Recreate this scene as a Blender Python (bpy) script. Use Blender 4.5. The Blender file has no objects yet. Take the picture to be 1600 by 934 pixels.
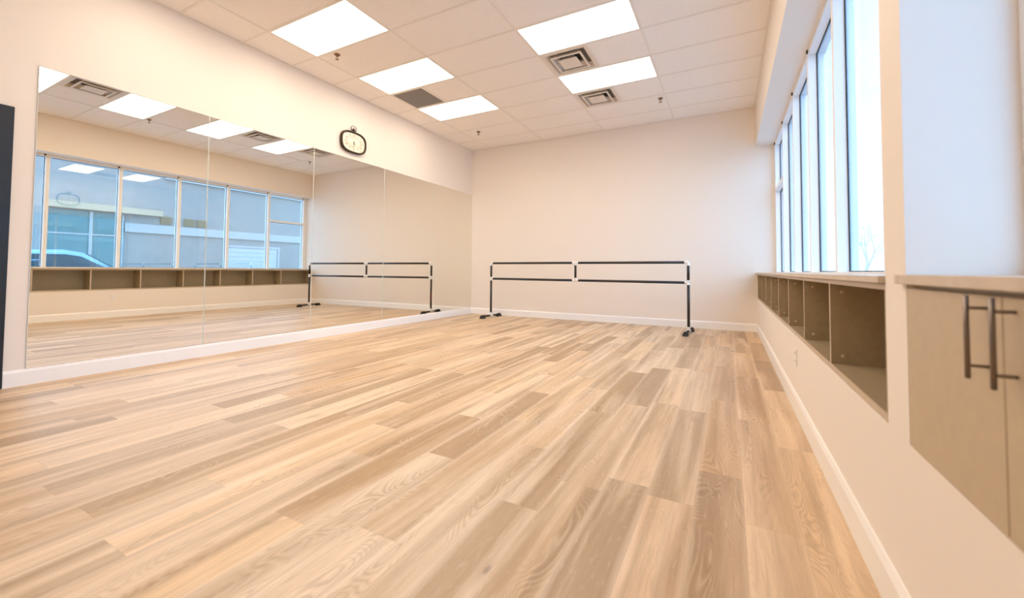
import bpy, bmesh, math, random
from mathutils import Vector, Matrix

# ------------------------------------------------------------------ camera
F, CX, CY = 639.0452, 800.1164, 401.1646
YAW, PITCH, ROLL, EYE = 0.4873, 0.0328, 0.0068, 0.939
W, HH = 1600, 934
scn = bpy.context.scene
cam = bpy.data.cameras.new('camera'); cam_o = bpy.data.objects.new('camera', cam)
scn.collection.objects.link(cam_o); scn.camera = cam_o
cam.sensor_fit = 'HORIZONTAL'; cam.sensor_width = 36
cam.lens = F / W * 36
cam.shift_x = (W / 2 - CX) / W
cam.shift_y = (CY - HH / 2) / W
cam.clip_start = 0.02; cam.clip_end = 300
fw = Vector((-math.sin(YAW) * math.cos(PITCH), math.cos(YAW) * math.cos(PITCH), math.sin(PITCH)))
r0 = Vector((math.cos(YAW), math.sin(YAW), 0)); u0 = r0.cross(fw)
rt = math.cos(ROLL) * r0 + math.sin(ROLL) * u0
up = -math.sin(ROLL) * r0 + math.cos(ROLL) * u0
m = Matrix((rt, up, -fw)).transposed().to_4x4(); m.translation = Vector((0, 0, EYE))
cam_o.matrix_world = m
cam.dof.use_dof = True; cam.dof.focus_distance = 6.2; cam.dof.aperture_fstop = 2.2

# ------------------------------------------------------------------ light levels
SKY = 4.5
PANEL = 6.6
PANEL_COL = (1.0, 0.845, 0.67)
scn.view_settings.view_transform = 'Standard'; scn.view_settings.look = 'None'
scn.view_settings.gamma = 1.0; scn.view_settings.use_curve_mapping = False
scn.view_settings.exposure = 0.31
world = bpy.data.worlds.new('overcast_sky'); scn.world = world; world.use_nodes = True
wn = world.node_tree; wn.nodes.clear()
wo = wn.nodes.new('ShaderNodeOutputWorld'); bg = wn.nodes.new('ShaderNodeBackground')
tc = wn.nodes.new('ShaderNodeTexCoord'); sx = wn.nodes.new('ShaderNodeSeparateXYZ')
rp = wn.nodes.new('ShaderNodeValToRGB')
rp.color_ramp.elements[0].position = 0.0; rp.color_ramp.elements[0].color = (0.50, 0.74, 1.0, 1)
rp.color_ramp.elements[1].position = 0.6; rp.color_ramp.elements[1].color = (0.36, 0.62, 1.0, 1)
wn.links.new(tc.outputs['Generated'], sx.inputs[0]); wn.links.new(sx.outputs['Z'], rp.inputs[0])
wn.links.new(rp.outputs[0], bg.inputs[0]); bg.inputs[1].default_value = SKY
wn.links.new(bg.outputs[0], wo.inputs[0])
scn.cycles.max_bounces = 18; scn.cycles.diffuse_bounces = 12; scn.cycles.glossy_bounces = 8
scn.cycles.transparent_max_bounces = 24; scn.cycles.sample_clamp_indirect = 10
scn.cycles.blur_glossy = 0.3

# ------------------------------------------------------------------ dimensions
XL, XR, YF, H = -4.9655, 0.3955, 7.4687, 3.5507
YB = -2.5
T = 0.6096
X0, YA = -4.469, 2.6478
ZM, YM, ZB = 2.5837, 1.09, 0.1275
ZH = 2.925
ZC = 0.5368
XG = 0.6413; XO = 0.79
P1, P2 = 1.5365, 1.381
CT = 0.931            # top of the counters

# ------------------------------------------------------------------ materials
def mat(name, col, rough=0.6, metal=0.0, bump=None, spec=0.5):
    mt = bpy.data.materials.new(name); mt.use_nodes = True
    n = mt.node_tree; b = n.nodes['Principled BSDF']
    b.inputs['Base Color'].default_value = (*col, 1); b.inputs['Roughness'].default_value = rough
    b.inputs['Metallic'].default_value = metal; b.inputs['Specular IOR Level'].default_value = spec
    tcn = n.nodes.new('ShaderNodeTexCoord'); nz = n.nodes.new('ShaderNodeTexNoise')
    nz.inputs['Scale'].default_value = bump[0] if bump else 40
    nz.inputs['Detail'].default_value = 4
    n.links.new(tcn.outputs['Object'], nz.inputs['Vector'])
    bp = n.nodes.new('ShaderNodeBump'); bp.inputs['Strength'].default_value = bump[1] if bump else 0.03
    bp.inputs['Distance'].default_value = bump[2] if bump else 0.002
    n.links.new(nz.outputs['Fac'], bp.inputs['Height']); n.links.new(bp.outputs[0], b.inputs['Normal'])
    return mt

def mix_noise(mt, c1, c2, scale, lo=0.35, hi=0.65, vec=(1, 1, 1), detail=5):
    n = mt.node_tree; b = n.nodes['Principled BSDF']
    tcn = n.nodes.new('ShaderNodeTexCoord'); mp = n.nodes.new('ShaderNodeMapping'); mp.inputs['Scale'].default_value = vec
    nz = n.nodes.new('ShaderNodeTexNoise'); nz.inputs['Scale'].default_value = scale; nz.inputs['Detail'].default_value = detail
    cr = n.nodes.new('ShaderNodeValToRGB')
    cr.color_ramp.elements[0].position = lo; cr.color_ramp.elements[0].color = (*c1, 1)
    cr.color_ramp.elements[1].position = hi; cr.color_ramp.elements[1].color = (*c2, 1)
    n.links.new(tcn.outputs['Object'], mp.inputs[0]); n.links.new(mp.outputs[0], nz.inputs['Vector'])
    n.links.new(nz.outputs['Fac'], cr.inputs[0]); n.links.new(cr.outputs[0], b.inputs['Base Color'])
    return mt

def emit(name, col, s):
    mt = bpy.data.materials.new(name); mt.use_nodes = True; n = mt.node_tree
    b = n.nodes['Principled BSDF']; b.inputs['Base Color'].default_value = (.9, .9, .9, 1)
    b.inputs['Emission Color'].default_value = (*col, 1); b.inputs['Emission Strength'].default_value = s
    return mt

M = {}
M['wall'] = mat('cream_paint', (0.86, 0.80, 0.73), 0.55, bump=(260, 0.05, 0.001), spec=0.3)
M['white'] = mat('white_trim_paint', (0.93, 0.925, 0.915), 0.35)
M['grid'] = mat('ceiling_grid_white', (0.84, 0.80, 0.75), 0.5)
M['tile'] = mix_noise(mat('mineral_ceiling_tile', (0.74, 0.7, 0.66), 0.95, bump=(160, 0.5, 0.003), spec=0.1),
                      (0.85, 0.82, 0.785), (0.93, 0.90, 0.87), 190, 0.36, 0.5)
M['diffuser'] = emit('light_diffuser', PANEL_COL, PANEL)
M['vent'] = mat('vent_enamel', (0.76, 0.70, 0.62), 0.4)
M['dark'] = mat('dark_parts_and_shade', (0.03, 0.028, 0.026), 0.8)
M['plenum'] = mat('plenum_shade_brown', (0.30, 0.25, 0.20), 0.7)  # brown imitates the shading between the vent rings
M['grille'] = mat('return_grille_grey', (0.30, 0.285, 0.27), 0.6)
M['laminate'] = mix_noise(mat('taupe_laminate', (0.37, 0.31, 0.235), 0.38), (0.37, 0.295, 0.185), (0.40, 0.32, 0.205), 30)
M['door_laminate'] = mix_noise(mat('beige_cabinet_laminate', (0.5, 0.4, 0.27), 0.38), (0.50, 0.41, 0.285), (0.53, 0.435, 0.305), 30)
M['laminate_edge'] = mat('laminate_edge_band', (0.56, 0.46, 0.35), 0.4)
M['counter'] = mix_noise(mat('counter_laminate', (0.6, 0.51, 0.41), 0.35), (0.58, 0.49, 0.39), (0.63, 0.54, 0.44), 25)
M['alu'] = mat('pale_satin_aluminium', (0.88, 0.89, 0.90), 0.4, 0.0)
M['black'] = mat('black_powder_coat', (0.018, 0.014, 0.013), 0.35)
M['rubber'] = mat('black_rubber', (0.025, 0.023, 0.022), 0.7)
M['fitting'] = mat('silver_white_fitting', (0.90, 0.89, 0.87), 0.28, 0.45)
M['steel'] = mat('brushed_dark_nickel', (0.22, 0.18, 0.155), 0.35, 0.9)
M['cap'] = mat('cam_cover_plastic', (0.62, 0.54, 0.42), 0.4)
M['plate'] = mat('white_outlet_plastic', (0.85, 0.83, 0.80), 0.3)
M['doorblack'] = mat('black_door_frame', (0.010, 0.013, 0.020), 0.4)
M['bronze'] = mat('dark_bronze_clock_case', (0.045, 0.028, 0.014), 0.35, 0.4)
M['red'] = mat('red_orange_label', (0.72, 0.12, 0.04), 0.5)
M['brass'] = mat('sprinkler_bronze', (0.30, 0.17, 0.09), 0.4, 0.7)
M['clockface'] = mix_noise(mat('aged_clock_face', (0.85, 0.78, 0.64), 0.5), (0.80, 0.72, 0.56), (0.9, 0.85, 0.74), 14)
M['ink'] = mat('clock_ink', (0.12, 0.08, 0.04), 0.6)
M['asphalt'] = mix_noise(mat('asphalt', (0.2, 0.2, 0.2), 0.9), (0.36, 0.36, 0.36), (0.42, 0.42, 0.42), 8)
M['stucco'] = mix_noise(mat('grey_stucco', (0.40, 0.39, 0.38), 0.9), (0.25, 0.245, 0.24), (0.28, 0.275, 0.27), 3)
M['band'] = mat('pale_stone_band', (0.40, 0.40, 0.40), 0.8)
M['door_out'] = mat('pale_roller_door', (0.42, 0.45, 0.48), 0.6)
M['tan'] = mat('tan_canopy', (0.46, 0.36, 0.25), 0.7)
M['brown'] = mat('brown_louvre', (0.24, 0.18, 0.11), 0.7)
M['carpaint'] = mat('pale_blue_car_paint', (0.25, 0.42, 0.62), 0.25, 0.3)
M['carglass'] = mat('car_glass', (0.03, 0.05, 0.07), 0.08)
M['tyre'] = mat('tyre_rubber', (0.02, 0.02, 0.02), 0.8)
M['bark'] = mat('haze_pale_bark', (0.62, 0.60, 0.58), 0.9)  # bark paled to imitate haze over the distant tree
M['shade'] = mat('storefront_teal_glass', (0.07, 0.17, 0.18), 0.08)

# silvered mirror glass
mm = bpy.data.materials.new('silvered_mirror'); mm.use_nodes = True
b = mm.node_tree.nodes['Principled BSDF']
b.inputs['Base Color'].default_value = (0.89, 0.87, 0.80, 1); b.inputs['Metallic'].default_value = 1
b.inputs['Roughness'].default_value = 0.0
M['mirror'] = mm
M['mirror_edge'] = mat('ground_glass_edge', (0.75, 0.80, 0.74), 0.25)

# window glass: reflection over clear tinted transmission
def glass(name, tint, ior, k=1.0):
    g = bpy.data.materials.new(name); g.use_nodes = True; n = g.node_tree; n.nodes.clear()
    o = n.nodes.new('ShaderNodeOutputMaterial'); mx = n.nodes.new('ShaderNodeMixShader')
    tr = n.nodes.new('ShaderNodeBsdfTransparent'); gl = n.nodes.new('ShaderNodeBsdfGlossy'); lw = n.nodes.new('ShaderNodeLayerWeight')
    pw = n.nodes.new('ShaderNodeMath'); pw.operation = 'POWER'; pw.inputs[1].default_value = 4.2
    ma = n.nodes.new('ShaderNodeMath'); ma.operation = 'MULTIPLY_ADD'; ma.inputs[1].default_value = 1 - ior; ma.inputs[2].default_value = ior
    tr.inputs[0].default_value = (*tint, 1); gl.inputs['Roughness'].default_value = 0.0
    gl.inputs['Color'].default_value = (0.86, 0.94, 1.0, 1)
    n.links.new(lw.outputs['Facing'], pw.inputs[0]); n.links.new(pw.outputs[0], ma.inputs[0])
    n.links.new(ma.outputs[0], mx.inputs[0]); n.links.new(tr.outputs[0], mx.inputs[1]); n.links.new(gl.outputs[0], mx.inputs[2])
    n.links.new(mx.outputs[0], o.inputs[0])
    return g
M['glass'] = glass('insulated_window_glass', (0.90, 0.95, 0.98), 0.15)

# oak vinyl plank floor
def floor_mat():
    mt = bpy.data.materials.new('oak_vinyl_planks'); mt.use_nodes = True; n = mt.node_tree; N = n.nodes; Lk = n.links
    b = N['Principled BSDF']
    def v(x): return x
    def math_(op, a, bb=None, c=None):
        q = N.new('ShaderNodeMath'); q.operation = op
        for i, z in enumerate((a, bb, c)):
            if z is None: continue
            if isinstance(z, (int, float)): q.inputs[i].default_value = z
            else: Lk.new(z, q.inputs[i])
        return q.outputs[0]
    def comb(x, y, z):
        q = N.new('ShaderNodeCombineXYZ')
        for i, a in enumerate((x, y, z)):
            if isinstance(a, (int, float)): q.inputs[i].default_value = a
            else: Lk.new(a, q.inputs[i])
        return q.outputs[0]
    def noise(vec, scale, detail=3, rough=0.5, dist=0.0):
        q = N.new('ShaderNodeTexNoise'); q.inputs['Scale'].default_value = scale; q.inputs['Detail'].default_value = detail
        q.inputs['Roughness'].default_value = rough; q.inputs['Distortion'].default_value = dist
        Lk.new(vec, q.inputs['Vector']); return q.outputs['Fac']
    def ramp(f, stops):
        q = N.new('ShaderNodeValToRGB'); e = q.color_ramp.elements
        while len(e) > 1: e.remove(e[-1])
        for i, (p, c) in enumerate(stops):
            el = e[0] if i == 0 else e.new(p)
            el.position = p; el.color = (*c, 1) if len(c) == 3 else c
        Lk.new(f, q.inputs[0]); return q.outputs[0]
    def mixc(f, a, c, mode='MIX'):
        q = N.new('ShaderNodeMix'); q.data_type = 'RGBA'; q.blend_type = mode; q.clamp_factor = True
        if isinstance(f, (int, float)): q.inputs[0].default_value = f
        else: Lk.new(f, q.inputs[0])
        for i, z in ((6, a), (7, c)):
            if isinstance(z, tuple): q.inputs[i].default_value = (*z, 1)
            else: Lk.new(z, q.inputs[i])
        return q.outputs[2]
    t = N.new('ShaderNodeTexCoord'); s = N.new('ShaderNodeSeparateXYZ'); Lk.new(t.outputs['Object'], s.inputs[0])
    x, y = s.outputs['X'], s.outputs['Y']
    wv, ln = 0.1785, 1.22
    xr = math_('DIVIDE', math_('ADD', x, 20.304), wv)
    row = math_('FLOOR', xr); fx = math_('FRACT', xr)
    w1 = N.new('ShaderNodeTexWhiteNoise'); w1.noise_dimensions = '1D'; Lk.new(row, w1.inputs['W'])
    yr = math_('DIVIDE', math_('ADD', math_('ADD', y, 20.0), math_('MULTIPLY', w1.outputs['Value'], ln)), ln)
    col = math_('FLOOR', yr); fy = math_('FRACT', yr)
    w2 = N.new('ShaderNodeTexWhiteNoise'); w2.noise_dimensions = '2D'; Lk.new(comb(row, col, 0), w2.inputs['Vector'])
    s2 = N.new('ShaderNodeSeparateColor'); Lk.new(w2.outputs['Color'], s2.inputs[0])
    ra, rb, rc = s2.outputs[0], s2.outputs[1], s2.outputs[2]
    ox = math_('MULTIPLY', ra, 37.0); oy = math_('MULTIPLY', rb, 53.0)
    gx = math_('ADD', x, ox)
    # long soft figure, contour-line cathedral grain, fine pores
    yo = math_('ADD', y, oy)
    def st(sx_, sy_, z_=0.0): return comb(math_('MULTIPLY', gx, sx_), math_('MULTIPLY', yo, sy_), z_)
    def rv(f, lo, hi, k=1.0): return math_('MULTIPLY', ramp_val(N, Lk, f, lo, hi), k)
    cath = noise(st(6.5, 1.5, 3.0), 1.0, 1.5, 0.45, 0.6)
    ring = math_('FRACT', math_('MULTIPLY', cath, 34.0))
    ring = math_('ABSOLUTE', math_('SUBTRACT', math_('MULTIPLY', ring, 2.0), 1.0))
    pore = noise(st(170.0, 8.0), 1.0, 3, 0.6)
    base = ramp(rc, [(0.0, (0.43, 0.28, 0.15)), (0.25, (0.56, 0.385, 0.22)), (0.55, (0.66, 0.465, 0.28)), (0.8, (0.74, 0.54, 0.335)), (1.0, (0.80, 0.60, 0.39))])
    tint = ramp(rb, [(0.0, (1.0, 0.95, 0.84)), (0.5, (1.0, 1.0, 1.0)), (1.0, (0.95, 0.99, 1.05))])
    c = mixc(1.0, base, tint, 'MULTIPLY')
    c = mixc(rv(noise(st(9.0, 0.55, 1.0), 1.0, 3, 0.5, 0.4), 0.47, 0.68, 0.75), c, (0.37, 0.235, 0.125))      # dark heartwood streaks
    c = mixc(rv(noise(st(7.0, 0.5, 8.0), 1.0, 3, 0.5, 0.4), 0.46, 0.70, 0.75), c, (0.88, 0.69, 0.48))        # pale sapwood
    c = mixc(rv(noise(st(38.0, 1.1, 2.0), 1.0, 5, 0.7), 0.46, 0.75, 0.40), c, (0.33, 0.205, 0.11))
    zone = math_('MULTIPLY', ramp_val(N, Lk, noise(st(7.0, 0.8, 9.0), 1.0, 2), 0.47, 0.60), ramp_val(N, Lk, noise(st(11.0, 3.0, 4.0), 1.0, 2), 0.38, 0.55))
    c = mixc(math_('MULTIPLY', rv(ring, 0.5, 0.95, 0.34), zone), c, (0.28, 0.165, 0.08))
    c = mixc(math_('MULTIPLY', rv(ring, 0.35, 0.0, 0.28), zone), c, (0.86, 0.68, 0.48))
    c = mixc(rv(pore, 0.5, 0.72, 0.22), c, (0.30, 0.18, 0.09))
    c = mixc(rv(noise(st(60.0, 14.0, 6.0), 1.0, 5, 0.7), 0.56, 0.74, 0.26), c, (0.88, 0.72, 0.54))                   # limed flecks
    # knots
    vo = N.new('ShaderNodeTexVoronoi'); vo.inputs['Scale'].default_value = 1.0
    Lk.new(st(3.4, 1.6), vo.inputs['Vector'])
    dist = math_('ADD', vo.outputs['Distance'], math_('MULTIPLY', noise(st(34.0, 16.0), 1.0, 2), 0.07))
    c = mixc(math_('SUBTRACT', 0.45, rv(dist, 0.06, 0.17, 0.45)), c, (0.36, 0.22, 0.12))
    c = mixc(math_('SUBTRACT', 0.85, rv(dist, 0.045, 0.085, 0.85)), c, (0.15, 0.095, 0.055))
    # pale worn long edges
    ed = math_('ADD', math_('MINIMUM', fx, math_('SUBTRACT', 1.0, fx)), math_('MULTIPLY', noise(st(12.0, 1.0, 5.0), 1.0, 3), 0.22))
    c = mixc(math_('SUBTRACT', 0.42, rv(ed, 0.09, 0.22, 0.42)), c, (0.86, 0.69, 0.50))
    # joints
    jx = math_('MINIMUM', fx, math_('SUBTRACT', 1.0, fx)); jy = math_('MINIMUM', fy, math_('SUBTRACT', 1.0, fy))
    j = math_('MAXIMUM', math_('LESS_THAN', jx, 0.005), math_('LESS_THAN', jy, 0.0007))
    c = mixc(math_('MULTIPLY', j, 0.35), c, (0.30, 0.19, 0.10))
    Lk.new(c, b.inputs['Base Color'])
    ro = math_('ADD', 0.30, math_('MULTIPLY', pore, 0.16)); Lk.new(ro, b.inputs['Roughness'])
    bp = N.new('ShaderNodeBump'); bp.inputs['Strength'].default_value = 0.12; bp.inputs['Distance'].default_value = 0.0015
    Lk.new(math_('SUBTRACT', pore, math_('MULTIPLY', j, 1.5)), bp.inputs['Height']); Lk.new(bp.outputs[0], b.inputs['Normal'])
    return mt
def ramp_val(N, Lk, f, lo, hi):
    q = N.new('ShaderNodeMapRange'); q.clamp = True
    Lk.new(f, q.inputs[0]); q.inputs[1].default_value = lo; q.inputs[2].default_value = hi
    return q.outputs[0]
M['floor'] = floor_mat()

# ------------------------------------------------------------------ helpers
def box(bm, x0, x1, y0, y1, z0, z1, mi=0):
    vs = [bm.verts.new((x, y, z)) for z in (z0, z1) for y in (y0, y1) for x in (x0, x1)]
    for f in ((0, 2, 3, 1), (4, 5, 7, 6), (0, 1, 5, 4), (2, 6, 7, 3), (0, 4, 6, 2), (1, 3, 7, 5)):
        fc = bm.faces.new([vs[i] for i in f]); fc.material_index = mi
    return vs

def boxes(*bs):
    bm = bmesh.new()
    for q in bs: box(bm, *q)
    return bm

def tube(bm, pts, r, seg=16, cap=True):
    """round tube along a list of points, one radius or a list of radii"""
    pts = [Vector(p) for p in pts]; rs = r if isinstance(r, (list, tuple)) else [r] * len(pts)
    rings = []; ref = None
    for i, p in enumerate(pts):
        d = (pts[min(i + 1, len(pts) - 1)] - pts[max(i - 1, 0)]).normalized()
        if ref is None:
            ref = Vector((0, 0, 1)) if abs(d.z) < 0.9 else Vector((1, 0, 0))
        a = d.cross(ref).normalized(); bb = a.cross(d).normalized(); ref = bb
        rings.append([bm.verts.new(p + (a * math.cos(t) + bb * math.sin(t)) * rs[i]) for t in [2 * math.pi * k / seg for k in range(seg)]])
    for q, w in zip(rings, rings[1:]):
        for k in range(seg):
            f = bm.faces.new((q[k], q[(k + 1) % seg], w[(k + 1) % seg], w[k])); f.smooth = True
    if cap:
        bm.faces.new(list(reversed(rings[0]))); bm.faces.new(rings[-1])

def lathe(bm, prof, origin, axis='Z', seg=24):
    o = Vector(origin); rings = []
    for r, h in prof:
        ring = []
        for k in range(seg):
            t = 2 * math.pi * k / seg; c, s = max(r, 1e-5) * math.cos(t), max(r, 1e-5) * math.sin(t)
            v = {'Z': (c, s, h), 'X': (h, c, s), 'Y': (s, h, c)}[axis]
            ring.append(bm.verts.new(o + Vector(v)))
        rings.append(ring)
    for q, w in zip(rings, rings[1:]):
        for k in range(seg):
            f = bm.faces.new((q[k], q[(k + 1) % seg], w[(k + 1) % seg], w[k])); f.smooth = True

def tag(o, label=None, cat=None, group=None, kind=None):
    if label: o['label'] = label
    if cat: o['category'] = cat
    if group: o['group'] = group
    if kind: o['kind'] = kind
    return o

def obj(name, bm, mts, parent=None, bevel=0.0, seg=2, base=None, smooth=False):
    """links bm (in the parent's space, or in world space when top-level) as one mesh object"""
    bmesh.ops.recalc_face_normals(bm, faces=bm.faces[:])
    org = Vector((0, 0, 0))
    if parent is None and base is not None:
        org = Vector(base); bmesh.ops.translate(bm, verts=bm.verts[:], vec=-org)
    me = bpy.data.meshes.new(name); bm.to_mesh(me); bm.free()
    for mt in (mts if isinstance(mts, (list, tuple)) else [mts]): me.materials.append(M[mt] if isinstance(mt, str) else mt)
    o = bpy.data.objects.new(name, me); scn.collection.objects.link(o)
    if parent is not None: o.parent = parent
    o.location = org
    if bevel:
        md = o.modifiers.new('bevel', 'BEVEL'); md.width = bevel; md.segments = seg; md.limit_method = 'ANGLE'
        md.angle_limit = math.radians(50)
    return o

def thing(name, label, cat, loc, rz=0, group=None):
    o = bpy.data.objects.new(name, None); scn.collection.objects.link(o)
    o.location = loc; o.rotation_euler = (0, 0, rz); o.empty_display_size = 0.1
    return tag(o, label, cat, group)

def dup(root, loc, label):
    r = root.copy(); scn.collection.objects.link(r); r.location = loc; r['label'] = label
    for ch in list(root.children):
        c = ch.copy(); scn.collection.objects.link(c); c.parent = r
        for g in list(ch.children):
            d = g.copy(); scn.collection.objects.link(d); d.parent = c
    return r

def struct(name, bm, mts, bevel=0.0, parent=None):
    o = obj(name, bm, mts, parent, bevel)
    if parent is None: o['kind'] = 'structure'
    return o

# ------------------------------------------------------------------ room shell
struct('floor', boxes((XL - 0.15, XO, YB - 0.15, YF + 0.15, -0.12, 0)), 'floor')
struct('wall_far', boxes((XL - 0.15, XO, YF, YF + 0.15, 0, H + 0.35)), 'wall')
struct('wall_back', boxes((XL - 0.15, XO, YB - 0.15, YB, 0, H + 0.35)), 'wall')
DY0, DY1, DZ = -0.02, 0.90, 2.12
struct('wall_left', boxes((XL - 0.15, XL, DY1, YF, 0, H + 0.35), (XL - 0.15, XL, YB, DY0, 0, H + 0.35),
                          (XL - 0.15, XL, DY0, DY1, DZ, H + 0.35)), 'wall')
NW0 = -0.75
struct('wall_right', boxes(
    (XR, XO, YB, YF, 0, 0.512),                       # below the counter
    (XR, XO, YB, YF, ZH, H + 0.35),                   # header
    (XR, XO, P2, P1, 0.512, ZH),                      # pier
    (XR, XO, YB, NW0, 0.512, ZH),
    (0.70, XO, P1, YF, 0.512, CT - 0.022),            # behind the cubbies
    (0.70, XO, NW0, P2, 0.512, CT - 0.022)), 'wall')

# ceiling: one tile per cell of the 4 ft x 2 ft grid, open where lamps and vents sit
def cell_y(k): return YA + k * T
lights = [(0, k) for k in (4, 2, 0, -2)] + [(2, k) for k in (4, 2, 0, -2, -4)]
vents = [5, 3, -1, -5]
xe = [XL, X0] + [X0 + 2 * T * i for i in (1, 2, 3)] + [XR]
ys = [cell_y(k) for k in range(-8, 8)]
ys = [YB] + [q for q in ys if YB + 0.01 < q < YF - 0.01] + [YF]
bm = bmesh.new(); G = 0.012
def tile(a, b_, c, d):
    z = H + 0.005
    box(bm, a + 0.004, b_ - 0.004, c + 0.004, d - 0.004, z, z + 0.015)
for i in range(len(xe) - 1):
    for j in range(len(ys) - 1):
        k = round((ys[j] - YA) / T) if j else None
        if (i - 1, k) in lights and k is not None and abs(cell_y(k) - ys[j]) < 1e-4: continue
        if i == 3 and k in vents:
            tile(xe[i] + T, xe[i + 1], ys[j], ys[j + 1]); continue
        if i == 1 and k == 3:
            tile(xe[i] + T, xe[i + 1], ys[j], ys[j + 1]); continue
        tile(xe[i], xe[i + 1], ys[j], ys[j + 1])
box(bm, XL, XR, YB, YF, H + 0.30, H + 0.35)
struct('ceiling', bm, 'tile')
bm = bmesh.new()
for xx in xe[1:-1]: box(bm, xx - G, xx + G, YB, YF, H, H + 0.006)
for yy in ys[1:-1]:
    for a, b_ in zip(xe, xe[1:]):
        box(bm, a + G, b_ - G, yy - G, yy + G, H, H + 0.006)
for k in vents: box(bm, xe[3] + T - G, xe[3] + T + G, cell_y(k) + G, cell_y(k + 1) - G, H, H + 0.006)
box(bm, xe[1] + T - G, xe[1] + T + G, cell_y(3) + G, cell_y(4) - G, H, H + 0.006)
for a, b_ in ((XL, XL + 0.022), (XR - 0.022, XR)): box(bm, a, b_, YB, YF, H - 0.001, H + 0.004)
box(bm, XL + .022, XR - .022, YF - 0.022, YF, H - 0.001, H + 0.004)
struct('trim_1', bm, 'grid')

# baseboards with a stepped top
def baseboard(name, ax, a, sgn, s0, s1, th=0.014):
    bm = bmesh.new()
    prof = [(0, 0), (th, 0), (th, ZB - 0.022), (th * 0.55, ZB - 0.006), (th * 0.4, ZB), (0, ZB)]
    rings = []
    for s in (s0, s1):
        rings.append([bm.verts.new((a + sgn * p, s, z) if ax == 'X' else (s, a + sgn * p, z)) for p, z in prof])
    n_ = len(prof)
    for i in range(n_): bm.faces.new((rings[0][i], rings[0][(i + 1) % n_], rings[1][(i + 1) % n_], rings[1][i]))
    bm.faces.new(rings[0]); bm.faces.new(rings[1])
    return struct(name, bm, 'white')
baseboard('baseboard_left', 'X', XL, 1, 0.975, YF)
baseboard('baseboard_right', 'X', XR, -1, YB, YF)
baseboard('baseboard_far', 'Y', YF, -1, XL + 0.014, XR - 0.014)

# ------------------------------------------------------------------ windows
def window(n, y0, y1, xg=XG, transom=None, z0=CT, z1=ZH, dep=0.115, wj=0.026, z0w=0.05):
    """aluminium frame of one bay; y0, y1 are the mullion centre lines"""
    bm = bmesh.new(); x1 = xg + dep
    box(bm, xg, x1, y0 + 0.0006, y0 + wj, z0, z1); box(bm, xg, x1, y1 - wj, y1 - 0.0006, z0, z1)
    box(bm, xg, x1, y0 + wj, y1 - wj, z0, z0 + 0.012); box(bm, xg, x1, y0 + wj, y1 - wj, z1 - 0.045, z1)
    if transom: box(bm, xg, x1, y0 + wj, y1 - wj, transom - 0.025, transom + 0.025)
    root = struct('window_%d' % n, bm, 'alu', bevel=0.002)
    zz = [z0 + 0.012, z1 - 0.045] if not transom else [z0 + 0.012, transom - 0.025, transom + 0.025, z1 - 0.045]
    for a, b_ in zip(zz[::2], zz[1::2]):
        g = boxes((x1 - 0.045, x1 - 0.039, y0 + wj - .004, y1 - wj + .004, a - .004, b_ + .004))
        obj('glass_pane', g, 'glass', root)
        bm = bmesh.new()      # slim dark glazing gasket round the pane
        t_ = 0.007; xa, xb = x1 - 0.052, x1 - 0.0455
        box(bm, xa, xb, y0 + wj, y0 + wj + t_, a, b_); box(bm, xa, xb, y1 - wj - t_, y1 - wj, a, b_)
        box(bm, xa, xb, y0 + wj + t_, y1 - wj - t_, a, a + t_); box(bm, xa, xb, y0 + wj + t_, y1 - wj - t_, b_ - t_, b_)
        obj('gasket', bm, 'dark', root)
    # small dark bracket at the head of the mullion
    bm = boxes((xg - 0.012, xg + 0.028, y1 - 0.05, y1 - 0.027, z1 - 0.034, z1 - 0.006))
    obj('blind_bracket', bm, 'dark', root, bevel=0.003)
    return root
my = [P1] + [2.479 + 0.9813 * k for k in range(5)] + [YF]
my[5] = 6.4043
MY = [P1, 2.479, 3.4603, 4.4416, 5.4229, 6.4043, 7.40]
for i in range(6):
    window(i + 1, MY[i], MY[i + 1], transom=2.19 if i == 5 else None)
struct('trim_2', boxes((XG + .004, XO, 7.4006, YF, CT, ZH)), 'alu')
window(7, 0.38, P2, xg=0.603)
window(8, NW0, 0.38, xg=0.603)
# window stools: the sill under the frames
struct('trim_3', boxes((XG + 0.001, XO, P1, YF, CT - 0.022, CT - 0.0005)), 'white')
struct('trim_4', boxes((0.604, XO, NW0, P2, CT - 0.022, CT - 0.0005)), 'white')

# ------------------------------------------------------------------ mirrors
YM_ = [YM, 2.333, 3.60, 4.885, 6.19, YF - 0.002]
mlab = ['tall frameless wall mirror next to the black door, leftmost mirror panel',
        'wall mirror panel second from the black door, showing windows and ceiling lights',
        'wall mirror panel directly below the oval clock, third from the door',
        'wall mirror panel fourth from the door, reflecting the left post of the barre',
        'wall mirror panel in the far corner, touching the far wall']
mlab[2] = 'middle one of the five wall mirror panels, oval clock just above it'
for i in range(5):
    g = 0.0015
    y0, y1 = YM_[i] + g, YM_[i + 1] - g
    bm = boxes((XL + 0.002, XL + 0.008, y0, y1, ZB + 0.001, ZM))
    bmesh.ops.recalc_face_normals(bm, faces=bm.faces[:])
    for f in bm.faces: f.material_index = 0 if f.normal.x > 0.9 else 1
    for a, b_ in ((y0, y0 + 0.003), (y1 - 0.003, y1)):      # pale ground edges of the glass
        box(bm, XL + 0.0079, XL + 0.0086, a, b_, ZB + 0.001, ZM, 1)
    o = obj('mirror_panel', bm, ['mirror', 'mirror_edge'], base=(XL, (y0 + y1) / 2, ZB))
    tag(o, mlab[i], 'mirror', 'mirror panels on the left wall')

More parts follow.
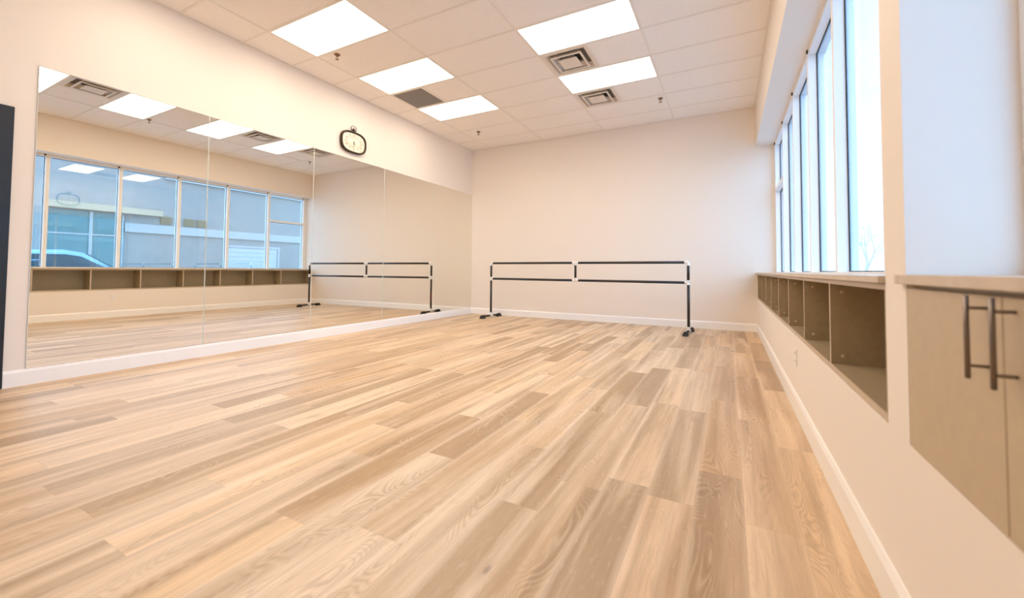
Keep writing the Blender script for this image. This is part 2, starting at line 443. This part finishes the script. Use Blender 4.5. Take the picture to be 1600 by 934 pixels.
# ------------------------------------------------------------------ door at the far left
root = struct('door_1', boxes((XL - 0.10, XL - 0.055, DY0 + 0.02, DY1 - 0.02, 0.008, DZ - 0.02)), 'doorblack')
bm = boxes((XL - 0.12, XL + 0.02, DY1 - 0.02, 0.973, 0, 2.195), (XL - 0.12, XL + 0.02, DY0 - 0.07, DY0 + 0.02, 0, 2.195),
           (XL - 0.12, XL + 0.02, DY0 + 0.02, DY1 - 0.02, DZ - 0.02, 2.195))
obj('door_frame', bm, 'doorblack', root, bevel=0.004)
bm = boxes((XL - 0.054, XL - 0.050, DY0 + 0.14, DY1 - 0.14, 0.25, 1.98)); obj('glass_panel', bm, 'carglass', root)
bm = bmesh.new(); tube(bm, [(XL - 0.05, 0.81, 1.0), (XL - 0.005, 0.81, 1.0), (XL - 0.002, 0.70, 1.0)], 0.009); obj('door_handle', bm, 'steel', root)

# ------------------------------------------------------------------ ceiling lights
def ceiling_light():
    hx, hy = T - 0.0125, T / 2 - 0.0125
    root = thing('ceiling_light', '', 'ceiling light', (0, 0, 0), 0, 'recessed ceiling light panels')
    bm = boxes((-hx, hx, -hy, -hy + 0.009, 0.0, 0.012), (-hx, hx, hy - 0.009, hy, 0.0, 0.012),
               (-hx, -hx + 0.008, -hy + 0.009, hy - 0.009, 0.0, 0.012), (hx - 0.008, hx, -hy + 0.009, hy - 0.009, 0.0, 0.012))
    obj('frame', bm, 'grid', root)
    obj('diffuser', boxes((-hx + 0.008, hx - 0.008, -hy + 0.009, hy - 0.009, 0.004, 0.008)), 'diffuser', root)
    obj('housing', boxes((-hx + 0.004, hx - 0.004, -hy + 0.004, hy - 0.004, 0.0125, 0.08)), 'grid', root)
    return root
lab = {(0, 0): 'largest lit ceiling panel in direct view, before the first sprinkler on the mirror side',
       (0, 2): 'lit ceiling panel along the mirrors, just before the grey return grille',
       (0, 4): 'lit ceiling panel beyond the grey return grille, farthest along the mirrors',
       (2, 4): 'lit ceiling panel between the two square vents, farthest in the window-side row',
       (2, 2): 'lit ceiling panel cut by the top edge of photo, just before the nearer square vent',
       (2, 0): 'lit ceiling panel in the window-side row, second from left in the mirror',
       (2, -2): 'lit ceiling panel cut off at the left edge of the mirror reflection',
       (0, -2): 'lit ceiling panel just behind the camera on the mirror side',
       (0, -4): 'lit ceiling panel well behind the camera on the mirror side',
       (0, -6): 'lit ceiling panel at the back wall on the mirror side',
       (2, -4): 'lit ceiling panel over the camera on the window side',
       (2, -6): 'lit ceiling panel at the back wall on the window side'}
cl = ceiling_light(); first = True
for c_, k in lights:
    loc = (X0 + (2 * c_ + 1) * T, cell_y(k) + T / 2, H)
    if first: cl.location = loc; cl['label'] = lab[(c_, k)]; first = False
    else: dup(cl, loc, lab[(c_, k)])

# ------------------------------------------------------------------ square ceiling vents
def frustum(bm, h0, z0, h1, z1, th=0.004):
    """thin four-sided flared ring from half-width h0 at z0 to h1 at z1"""
    def sq(h, z): return [bm.verts.new((a * h, b_ * h, z)) for a, b_ in ((-1, -1), (1, -1), (1, 1), (-1, 1))]
    A, B, C, D = sq(h0, z0), sq(h1, z1), sq(h1 - th, z1 + th * .2), sq(h0 - th, z0)
    for p, q in ((A, B), (B, C), (C, D), (D, A)):
        for i in range(4): bm.faces.new((p[i], p[(i + 1) % 4], q[(i + 1) % 4], q[i]))
def ring_plate(bm, ho, hi, z0, z1):
    box(bm, -ho, ho, -ho, -hi, z0, z1); box(bm, -ho, ho, hi, ho, z0, z1)
    box(bm, -ho, -hi, -hi, hi, z0, z1); box(bm, hi, ho, -hi, hi, z0, z1)
def ceiling_vent():
    root = thing('ceiling_vent', '', 'ceiling vent', (0, 0, 0), 0, 'square ceiling air diffusers')
    bm = bmesh.new(); ring_plate(bm, 0.292, 0.245, 0.0, 0.006); frustum(bm, 0.215, 0.06, 0.248, 0.004); obj('frame', bm, 'vent', root)
    bm = bmesh.new(); frustum(bm, 0.145, 0.05, 0.20, -0.012, 0.006); ring_plate(bm, 0.197, 0.172, -0.016, -0.012); obj('louvre_ring', bm, 'vent', root)
    bm = bmesh.new(); frustum(bm, 0.06, 0.045, 0.115, -0.016, 0.006); box(bm, -0.118, 0.118, -0.118, 0.118, -0.022, -0.016)
    obj('centre_plate', bm, 'vent', root)
    obj('plenum', boxes((-0.288, 0.288, -0.288, 0.288, 0.072, 0.08), (-0.012, 0.012, -0.012, 0.012, -0.016, 0.072)), 'plenum', root)
    obj('neck_shade_plate', boxes((-0.125, 0.125, -0.125, 0.125, 0.064, 0.0715)), 'dark', root)  # flat black plate painted in for the darkness of the vent neck
    return root
cv = ceiling_vent()
vl = {3: 'square cream ceiling vent between the two window-side lights', 5: 'square cream ceiling vent nearest the far wall',
      -1: 'square ceiling vent seen only in the mirror, near its top left corner', -5: 'square ceiling vent above and behind the camera'}
for i, k in enumerate(vents):
    loc = (xe[3] + T / 2, cell_y(k) + T / 2, H)
    if i == 0: cv.location = loc; cv['label'] = vl[k]
    else: dup(cv, loc, vl[k])

# grey return-air grille in the mirror-side row
root = thing('return_grille', 'square grey perforated return air grille between two ceiling lights', 'air grille', (X0 + T / 2, cell_y(3) + T / 2, H))
bm = bmesh.new(); ring_plate(bm, 0.292, 0.272, 0.0, 0.006); obj('frame', bm, 'grid', root)
bm = bmesh.new()
for i in range(34):
    q = -0.272 + 0.544 * (i + 0.5) / 34
    box(bm, q - 0.0055, q + 0.0055, -0.272, 0.272, 0.003, 0.0055)
for i in range(34):
    q = -0.272 + 0.544 * (i + 0.5) / 34
    box(bm, -0.272, 0.272, q - 0.0045, q + 0.0045, 0.0058, 0.008)
obj('grille_mesh', bm, 'grille', root)
obj('backing', boxes((-0.285, 0.285, -0.285, 0.285, 0.02, 0.03)), 'grille', root)

# sprinklers
def sprinkler():
    root = thing('fire_sprinkler', '', 'sprinkler', (0, 0, 0), 0, 'pendent ceiling sprinklers')
    bm = bmesh.new(); lathe(bm, [(0, 0.004), (0.036, 0.004), (0.036, 0.0), (0.030, -0.006), (0.012, -0.010), (0, -0.010)], (0, 0, 0)); obj('escutcheon', bm, 'brass', root)
    bm = bmesh.new(); lathe(bm, [(0.0, -0.009), (0.011, -0.009), (0.012, -0.024), (0.008, -0.028), (0, -0.028)], (0, 0, 0))
    tube(bm, [(0.010, 0, -0.024), (0.016, 0, -0.038), (0.004, 0, -0.055)], 0.0028, 8)
    tube(bm, [(-0.010, 0, -0.024), (-0.016, 0, -0.038), (-0.004, 0, -0.055)], 0.0028, 8); obj('body', bm, 'brass', root)
    bm = bmesh.new(); lathe(bm, [(0, -0.054), (0.019, -0.055), (0.021, -0.058), (0, -0.0585)], (0, 0, 0), seg=18); obj('deflector', bm, 'brass', root)
    return root
sp = sprinkler()
for i, (x, y, l) in enumerate([(-4.20, 3.33, 'small bronze sprinkler beside the nearest mirror-side ceiling light'),
                               (-4.16, 6.46, 'small bronze sprinkler between the last mirror-side light and the far wall'),
                               (-0.89, 6.44, 'small dark sprinkler near the far wall on the window side'),
                               (-0.90, 3.30, 'small dark sprinkler on window side, visible as a dot in the mirror')]):
    if i == 0: sp.location = (x, y, H); sp['label'] = l
    else: dup(sp, (x, y, H), l)

# ------------------------------------------------------------------ wall clock
CYc, CZc = 4.235, 2.828
def oval(a, b_, n=64, p=2.9):
    out = []
    for k in range(n):
        t = 2 * math.pi * k / n; c, s = math.cos(t), math.sin(t)
        out.append((a * math.copysign(abs(c) ** (2 / p), c), b_ * math.copysign(abs(s) ** (2 / p), s)))
    return out
root = thing('wall_clock', 'dark oval pocket-watch style wall clock hung above the mirrors', 'clock', (XL, CYc, CZc))
def oval_loft(bm, secs, n=64):
    rings = [[bm.verts.new((x, y, z)) for y, z in oval(a, b_)] for x, a, b_ in secs]
    for q, w in zip(rings, rings[1:]):
        for k in range(n):
            f = bm.faces.new((q[k], q[(k + 1) % n], w[(k + 1) % n], w[k])); f.smooth = True
    return rings
A_, B_ = 0.232, 0.163
bm = bmesh.new(); rg = oval_loft(bm, [(0.001, A_ - 0.006, B_ - 0.006), (0.012, A_, B_), (0.040, A_, B_), (0.052, A_ - 0.008, B_ - 0.008),
                                     (0.053, A_ - 0.018, B_ - 0.018), (0.040, A_ - 0.026, B_ - 0.026), (0.030, A_ - 0.028, B_ - 0.028)])
bm.faces.new(rg[0]); obj('case', bm, 'bronze', root)
bm = bmesh.new(); rg = oval_loft(bm, [(0.026, A_ - 0.024, B_ - 0.024), (0.031, A_ - 0.024, B_ - 0.024)]); bm.faces.new(rg[1]); bm.faces.new(rg[0]); face = obj('clock_face', bm, 'clockface', root)
# numerals 1..12 laid out round the oval
def text(body, size, y, z, x, parent, name, mt):
    cu = bpy.data.curves.new(name, 'FONT'); cu.body = body; cu.size = size; cu.extrude = 0.0008; cu.align_x = 'CENTER'; cu.align_y = 'CENTER'
    to = bpy.data.objects.new(name, cu); scn.collection.objects.link(to)
    dg = bpy.context.evaluated_depsgraph_get(); me = bpy.data.meshes.new_from_object(to.evaluated_get(dg))
    bpy.data.objects.remove(to)
    # text lies in XY: turn it to face +X (reading left to right towards +Y)
    me.transform(Matrix(((0, 0, 1, x), (1, 0, 0, y), (0, 1, 0, z), (0, 0, 0, 1))))
    me.materials.append(M[mt]); o = bpy.data.objects.new(name, me); scn.collection.objects.link(o); o.parent = parent
    return o
for h in range(1, 13):
    t = math.pi / 2 - 2 * math.pi * h / 12
    text(str(h), 0.034, 0.150 * math.cos(t), 0.100 * math.sin(t), 0.0315, face, 'numeral', 'ink')
bm = bmesh.new()
tube(bm, [(0.032, 0.132 * math.cos(2 * math.pi * k / 48), 0.073 * math.sin(2 * math.pi * k / 48)) for k in range(49)], 0.0011, 6)
obj('minute_track', bm, 'ink', face)
def hand(ang, ln, w, name):
    bm = bmesh.new(); c, s = math.sin(ang), math.cos(ang)
    pts = [(-0.018, 0), (0, w), (ln * 0.6, w * 0.9), (ln, 0), (ln * 0.6, -w * 0.9), (0, -w)]
    a = [bm.verts.new((0.036, p * c + q * s, p * s - q * c)) for p, q in pts]; b2 = [bm.verts.new((0.038, p * c + q * s, p * s - q * c)) for p, q in pts]
    bm.faces.new(a); bm.faces.new(b2)
    for i in range(6): bm.faces.new((a[i], a[(i + 1) % 6], b2[(i + 1) % 6], b2[i]))
    obj(name, bm, 'ink', root)
hand(math.radians(152), 0.062, 0.0035, 'hour_hand'); hand(math.radians(184), 0.078, 0.0025, 'minute_hand')
bm = bmesh.new(); lathe(bm, [(0, 0.030), (0.006, 0.030), (0.006, 0.041), (0, 0.042)], (0, 0, 0), 'X', 16); obj('hand_hub', bm, 'ink', root)
bm = bmesh.new(); lathe(bm, [(0.0, B_ - 0.004), (0.016, B_ - 0.004), (0.014, B_ + 0.012), (0.009, B_ + 0.018), (0.016, B_ + 0.026), (0.017, B_ + 0.040), (0.010, B_ + 0.047), (0, B_ + 0.048)], (0.026, 0, 0))
tube(bm, [(0.026, -0.034, B_ + 0.020), (0.026, 0.034, B_ + 0.020)], [0.006, 0.006], 10)
lathe(bm, [(0, B_ + 0.012), (0.009, B_ + 0.014), (0.009, B_ + 0.026), (0, B_ + 0.028)], (0.026, -0.036, 0), seg=12)
lathe(bm, [(0, B_ + 0.012), (0.009, B_ + 0.014), (0.009, B_ + 0.026), (0, B_ + 0.028)], (0.026, 0.036, 0), seg=12)
obj('crown', bm, 'bronze', root)
bm = bmesh.new(); pts = []
for k in range(25):
    t = math.radians(-40 + 260 * k / 24); pts.append((0.026, 0.048 * math.cos(t), B_ + 0.050 + 0.036 * math.sin(t)))
tube(bm, pts, 0.0042, 10); obj('bow_ring', bm, 'bronze', root)

# ------------------------------------------------------------------ ballet barre
PL_, PR_ = Vector((-4.20, 7.04, 0)), Vector((-0.545, 6.75, 0))
d = PR_ - PL_; LEN = d.length; ang = math.atan2(d.y, d.x)
root = thing('ballet_barre', 'black double-rail portable ballet barre standing in front of far wall', 'ballet barre', (PL_ + d / 2), ang)
h = LEN / 2; ZT_, ZL_, R = 1.077, 0.769, 0.0205
xm = -h + LEN * 0.4955
def rod(name, p, q, r=R, par=None):
    bm = bmesh.new(); tube(bm, [p, q], r, 20); return obj(name, bm, 'black', par or root)
for z, nm in ((ZT_, 'upper_rail'), (ZL_, 'lower_rail')):
    rod(nm, (-h + 0.03, 0, z), (xm - 0.03, 0, z)); rod(nm, (xm + 0.03, 0, z), (h - 0.03, 0, z))
rod('middle_strut', (xm, 0, ZL_ + 0.03), (xm, 0, ZT_ - 0.03))
posts = []
for sx_ in (-1, 1):
    posts.append(rod('post', (sx_ * h, 0, 0.085), (sx_ * h, 0, ZL_ - 0.03)))
    rod('post', (sx_ * h, 0, ZL_ + 0.03), (sx_ * h, 0, ZT_ - 0.035))
def fit(name, segs):
    bm = bmesh.new()
    for p, q in segs:
        p, q = Vector(p), Vector(q); dd = (q - p).normalized() * 0.012
        tube(bm, [p, q], 0.0250, 20)
        tube(bm, [q - dd, q + dd * 0.05], 0.0285, 20)
    return obj(name, bm, 'fitting', root)
for s_ in (-1, 1):
    bm = bmesh.new()
    pts = [(s_ * (h - 0.052), 0, ZT_), (s_ * (h - 0.03), 0, ZT_)] + [(s_ * (h - 0.03 + 0.03 * math.sin(a)), 0, ZT_ - 0.03 + 0.03 * math.cos(a)) for a in [math.pi / 2 * k / 6 for k in range(1, 7)]] + [(s_ * h, 0, ZT_ - 0.050)]
    tube(bm, pts, 0.0255, 20)
    tube(bm, [pts[0], (s_ * (h - 0.040), 0, ZT_)], 0.0290, 20); tube(bm, [(s_ * h, 0, ZT_ - 0.038), pts[-1]], 0.0290, 20)
    obj('elbow_fitting', bm, 'fitting', root)
    fit('tee_fitting', [((s_ * h, 0, ZL_), (s_ * h, 0, ZL_ + 0.036)), ((s_ * h, 0, ZL_), (s_ * h, 0, ZL_ - 0.036)), ((s_ * h, 0, ZL_), (s_ * (h - 0.05), 0, ZL_))])
    fit('base_fitting', [((s_ * h, 0, 0.038), (s_ * h, 0, 0.100)), ((s_ * h, 0, 0.038), (s_ * h, 0.04, 0.038)), ((s_ * h, 0, 0.038), (s_ * h, -0.04, 0.038))])
    ft = rod('foot', (s_ * h, -0.27, 0.038), (s_ * h, 0.27, 0.038), 0.018)
    for e in (-1, 1):
        bm = bmesh.new(); y_ = e * 0.275
        vs = []
        for yy, w_, zt in ((y_ - 0.045, 0.026, 0.056), (y_ + 0.045, 0.026, 0.056)):
            vs.append([bm.verts.new((s_ * h + a, yy + (0.0 if z > 0.03 else 0.012 * (1 if yy > y_ else -1)), z)) for a, z in
                       ((-0.036, 0.0), (0.036, 0.0), (0.034, 0.02), (0.024, 0.050), (0.012, 0.062), (-0.012, 0.062), (-0.024, 0.050), (-0.034, 0.02))])
        for i in range(8): bm.faces.new((vs[0][i], vs[0][(i + 1) % 8], vs[1][(i + 1) % 8], vs[1][i]))
        bm.faces.new(vs[0]); bm.faces.new(vs[1])
        obj('rubber_foot', bm, 'rubber', ft, bevel=0.004)
for z, sg in ((ZT_, -1), (ZL_, 1)):
    fit('tee_fitting', [((xm, 0, z), (xm - 0.055, 0, z)), ((xm, 0, z), (xm + 0.055, 0, z)), ((xm, 0, z), (xm, 0, z + sg * 0.044))])
# red wrap label on the left post, on the side towards the mirrors
bm = bmesh.new(); n_ = 12; ring = []
for z in (0.27, 0.47):
    ring.append([(-h + 0.0213 * math.cos(t), 0.0213 * math.sin(t), z) for t in [math.pi * (0.62 + 0.52 * k / n_) for k in range(n_ + 1)]])
vv = [[bm.verts.new(p) for p in q] for q in ring]
for k in range(n_): bm.faces.new((vv[0][k], vv[0][k + 1], vv[1][k + 1], vv[1][k]))
lb = obj('red_label', bm, 'red', posts[0]); lb['label'] = 'red orange sticker wrapped on the post'
md = lb.modifiers.new('thick', 'SOLIDIFY'); md.thickness = 0.0006

# ------------------------------------------------------------------ cubby shelf under the far windows
DYs = [2.292 + 0.7194 * k for k in range(7)]
CX0 = XR + 0.003; CX1 = 0.695; Y0c, Y1c = P1 + 0.003, YF - 0.003; ZTc = CT - 0.024
root = thing('cubby_shelf', 'long taupe open cubby shelf built in under the window sill', 'cubby shelf', (XR, P1, 0.512))
off = Vector((XR, P1, 0.512))
def rel(*b6): return (b6[0] - off.x, b6[1] - off.x, b6[2] - off.y, b6[3] - off.y, b6[4] - off.z, b6[5] - off.z)
obj('bottom_panel', boxes(rel(CX0, CX1, Y0c, Y1c, 0.513, ZC)), 'laminate', root)
obj('top_panel', boxes(rel(CX0, CX1, Y0c, Y1c, ZTc - 0.018, ZTc)), 'laminate', root)
obj('back_panel', boxes(rel(CX1 - 0.012, CX1, Y0c + 0.02, Y1c - 0.02, ZC, ZTc - 0.018)), 'laminate', root)
for nm, a, b_ in (('end_panel', Y0c, Y0c + 0.018), ('end_panel', Y1c - 0.018, Y1c)):
    obj(nm, boxes(rel(CX0, CX1 - 0.012, a, b_, ZC, ZTc - 0.018)), 'laminate', root)
for yy in DYs:
    dv = obj('divider', boxes(rel(CX0 + 0.0015, CX1 - 0.012, yy - 0.009, yy + 0.009, ZC, ZTc - 0.018)), 'laminate', root)
    bm = boxes(rel(CX0 - 0.0005, CX0 + 0.0014, yy - 0.009, yy + 0.009, ZC + .0005, ZTc - 0.0185)); eb = obj('edge_band', bm, 'laminate_edge', dv)
    for zc_ in (ZC + 0.035, ZTc - 0.055):
        for xc_ in (XR + 0.045,):
            bm = bmesh.new(); lathe(bm, [(0.0, -0.0025), (0.006, -0.002), (0.0075, 0)], Vector((xc_, yy - 0.009, zc_)) - off, 'Y', 14)
            obj('screw_cap', bm, 'cap', dv)
for nm, z0, z1 in (('edge_band', 0.514, ZC - 0.001), ('edge_band', ZTc - 0.017, ZTc - 0.001)):
    obj(nm, boxes(rel(CX0 - 0.0012, CX0 - 0.0002, Y0c, Y1c, z0, z1)), 'laminate_edge', root)
# counters
o = obj('counter_top', boxes((XR - 0.016, XG - 0.001, P1 + 0.002, YF - 0.002, CT - 0.022, CT)), 'counter', bevel=0.002, base=(XR, P1, CT - 0.022))
tag(o, 'long pale beige counter slab lying over the open cubbies below the windows', 'counter')
o = obj('counter_top', boxes((XR - 0.016, 0.602, NW0 + 0.002, P2 - 0.001, CT - 0.020, CT + 0.004), (XR - 0.016, XR - 0.001, P2 - 0.001, P2 + 0.026, CT - 0.020, CT + 0.004)), 'counter', bevel=0.002, base=(XR, P2, CT - 0.022))
tag(o, 'short beige counter slab over the closed cabinet at the right edge', 'counter')

# ------------------------------------------------------------------ closed cabinet at the right edge
off = Vector((XR, NW0, 0.512))
root = thing('wall_cabinet', 'taupe two-door cabinet with dark bar handles beside the pier', 'cabinet', off)
FX = XR - 0.0035
Yd = [1.369, 0.963, 0.557, 0.151, -0.255, -0.661]
obj('body', boxes(rel(XR + 0.016, 0.695, NW0 + 0.004, P2 - 0.004, 0.514, CT - 0.0225)), 'laminate', root)
hs = {0: -1, 1: 1, 2: -1, 3: 1, 4: -1}
for i in range(5):
    a, b_ = Yd[i + 1] + 0.0015, Yd[i] - 0.0015
    dr = obj('door', boxes(rel(FX, XR + 0.0145, a, b_, 0.516, CT - 0.030)), 'door_laminate', root, bevel=0.0015)
    hy = (Yd[i + 1] + 0.044) if i % 2 == 0 else (Yd[i] - 0.036)
    hx_ = FX - 0.026
    bm = bmesh.new(); hz = 0.829
    tube(bm, [Vector((hx_, hy, hz - 0.072)) - off, Vector((hx_, hy, hz + 0.072)) - off], 0.0038, 16)
    for q in (-0.05, 0.05): tube(bm, [Vector((FX + 0.001, hy, hz + q)) - off, Vector((hx_, hy, hz + q)) - off], 0.0029, 14)
    obj('bar_handle', bm, 'steel', dr)
root['label'] = 'taupe closed cabinet with dark bar handles in the right foreground'

# ------------------------------------------------------------------ wall outlet
root = thing('wall_outlet', 'white electrical outlet on the right wall under the cubbies', 'outlet', (XR, 3.335, 0.372))
obj('plate', boxes((-0.006, 0, -0.037, 0.037, -0.058, 0.058)), 'plate', root, bevel=0.003)
for q in (-0.026, 0.026):
    rc_ = obj('socket', boxes((-0.0085, -0.0055, -0.016, 0.016, q - 0.014, q + 0.014)), 'plate', root, bevel=0.002)
    obj('slots', boxes((-0.0089, -0.0083, -0.008, -0.0055, q - 0.006, q + 0.006), (-0.0089, -0.0083, 0.0055, 0.008, q - 0.006, q + 0.006)), 'dark', rc_)

# ------------------------------------------------------------------ outside
GZ = -0.15
o = obj('parking_lot', boxes((XO + 0.001, 60, -60, 120, GZ - 0.2, GZ)), 'asphalt'); o['kind'] = 'structure'
root = thing('building', 'pale grey stucco building with white band across the parking lot', 'building', (14, 5, GZ))
def brel(x0, x1, y0, y1, z0, z1): return (x0 - 14, x1 - 14, y0 - 5, y1 - 5, z0 - GZ, z1 - GZ)
obj('wall', boxes(brel(14, 24, 5.6, 9.4, GZ, 5.9), brel(14, 24, 9.4, 34, GZ, 5.2)), 'stucco', root)
obj('band', boxes(brel(13.9, 14, 8.0, 34, 2.55, 2.95)), 'band', root)
obj('canopy', boxes(brel(13.7, 14, 5.6, 9.3, 3.36, 3.62)), 'tan', root)
obj('parapet_cap', boxes(brel(13.85, 14.1, 9.4, 34, 5.2, 5.32), brel(13.85, 14.1, 5.6, 9.4, 5.9, 6.02)), 'band', root)
bm = bmesh.new()
for i in range(9): box(bm, *brel(13.93, 14, 12.3, 15.0, GZ + 0.245 * i + 0.01, GZ + 0.245 * (i + 1)))
obj('roller_door', bm, 'door_out', root)
obj('door_frame', boxes(brel(13.9, 14, 12.15, 12.28, GZ, 2.2), brel(13.9, 14, 15.02, 15.15, GZ, 2.2), brel(13.9, 14, 12.28, 15.02, 2.07, 2.2)), 'band', root)
for y_ in (9.3, 10.25, 10.8):
    bm = bmesh.new(); box(bm, *brel(13.95, 14, y_, y_ + 0.45, 3.02, 3.4))
    for k in range(5): box(bm, *brel(13.92, 13.95, y_ + 0.02, y_ + 0.43, 3.05 + 0.07 * k, 3.08 + 0.07 * k))
    obj('louvre', bm, 'brown', root)
for y_, w_ in ((5.65, 1.2), (6.95, 0.95)):
    wf = obj('shop_window', boxes(brel(13.96, 14, y_, y_ + w_, GZ + 0.3, 3.3)), 'shade', root)
    obj('frame', boxes(brel(13.9, 13.96, y_ - 0.05, y_, GZ + 0.3, 3.3), brel(13.9, 13.96, y_ + w_, y_ + w_ + 0.05, GZ + 0.3, 3.3),
                       brel(13.9, 13.96, y_, y_ + w_, 2.3, 2.36)), 'band', wf)

# parked car, long axis along Y
root = thing('parked_car', 'pale blue car parked outside, seen through windows in the mirror', 'car', (9.3, 4.9, GZ))
def loft(bm, secs, smooth=True):
    rings = [[bm.verts.new(p) for p in s_] for s_ in secs]
    n_ = len(rings[0])
    for q, w in zip(rings, rings[1:]):
        for k in range(n_):
            f = bm.faces.new((q[k], q[(k + 1) % n_], w[(k + 1) % n_], w[k])); f.smooth = smooth
    bm.faces.new(rings[0]); bm.faces.new(rings[-1])
def csec(y, hw, z0, z1, rr=0.75):
    return [(-hw, y, z0), (hw, y, z0), (hw * 1.03, y, (z0 + z1) / 2), (hw * 0.97, y, z1 - 0.08), (hw * rr, y, z1), (-hw * rr, y, z1), (-hw * 0.97, y, z1 - 0.08), (-hw * 1.03, y, (z0 + z1) / 2)]
bm = bmesh.new()
loft(bm, [csec(-2.25, 0.70, 0.38, 0.80), csec(-2.05, 0.84, 0.28, 0.98), csec(-1.3, 0.89, 0.25, 1.06), csec(0, 0.90, 0.24, 1.04), csec(0.95, 0.89, 0.25, 1.03),
          csec(1.6, 0.87, 0.26, 0.93), csec(2.1, 0.80, 0.30, 0.78), csec(2.28, 0.66, 0.38, 0.66)])
obj('body', bm, 'carpaint', root, bevel=0.03)
bm = bmesh.new()
loft(bm, [csec(-2.0, 0.62, 0.98, 1.10), csec(-1.55, 0.70, 1.0, 1.46), csec(-0.9, 0.72, 1.0, 1.62, 0.72), csec(-0.1, 0.72, 1.0, 1.66, 0.72), csec(0.35, 0.70, 1.0, 1.58, 0.72), csec(1.15, 0.68, 0.98, 1.06)])
cb = obj('cabin', bm, 'carpaint', root, bevel=0.03)
for s_ in (-1, 1):
    bm = bmesh.new()
    q = [bm.verts.new((s_ * x, y, z)) for x, y, z in ((0.752, -1.45, 1.08), (0.752, 0.85, 1.08), (0.742, 0.25, 1.44), (0.742, -0.1, 1.50), (0.742, -0.95, 1.49), (0.735, -1.4, 1.38))]
    bm.faces.new(q)
    obj('side_window', bm, 'carglass', cb).modifiers.new('t', 'SOLIDIFY').thickness = 0.02
bm = bmesh.new(); q = [bm.verts.new(p) for p in ((-0.56, 1.1, 1.10), (0.56, 1.1, 1.10), (0.46, 0.45, 1.56), (-0.46, 0.45, 1.56))]; bm.faces.new(q)
obj('windscreen', bm, 'carglass', cb).modifiers.new('t', 'SOLIDIFY').thickness = 0.02
for y_ in (-1.4, 1.4):
    for s_ in (-1, 1):
        bm = bmesh.new(); lathe(bm, [(0, -0.11), (0.22, -0.11), (0.31, -0.09), (0.33, 0), (0.31, 0.09), (0.22, 0.11), (0, 0.11)], (s_ * 0.80, y_, 0.33), 'X', 28)
        obj('wheel', bm, 'tyre', root)

# bare tree far down the lot, in the view through the nearest window
random.seed(5)
root = thing('bare_tree', 'leafless tree far outside, faint through the nearest window', 'tree', (9.6, 42, GZ))
bm = bmesh.new()
def branch(p, d_, ln, r, dep):
    pts = [p]; dd = d_.copy()
    for k in range(4):
        dd = (dd + Vector((random.uniform(-.18, .18), random.uniform(-.18, .18), 0.06))).normalized(); pts.append(pts[-1] + dd * ln / 4)
    tube(bm, pts, [r * (1 - 0.13 * i) for i in range(5)], 5 if dep > 1 else 7, cap=False)
    if dep < 5:
        for k in range(3 if dep < 3 else 2):
            a = random.uniform(0, 6.28); sp_ = random.uniform(0.45, 0.85)
            nd = (dd + Vector((math.cos(a), math.sin(a), 0.2)) * sp_).normalized()
            branch(pts[random.choice((2, 3, 4))], nd, ln * 0.68, r * 0.5, dep + 1)
branch(Vector((0, 0, 0)), Vector((0, 0, 1)), 2.6, 0.16, 0)
obj('trunk_and_branches', bm, 'bark', root)
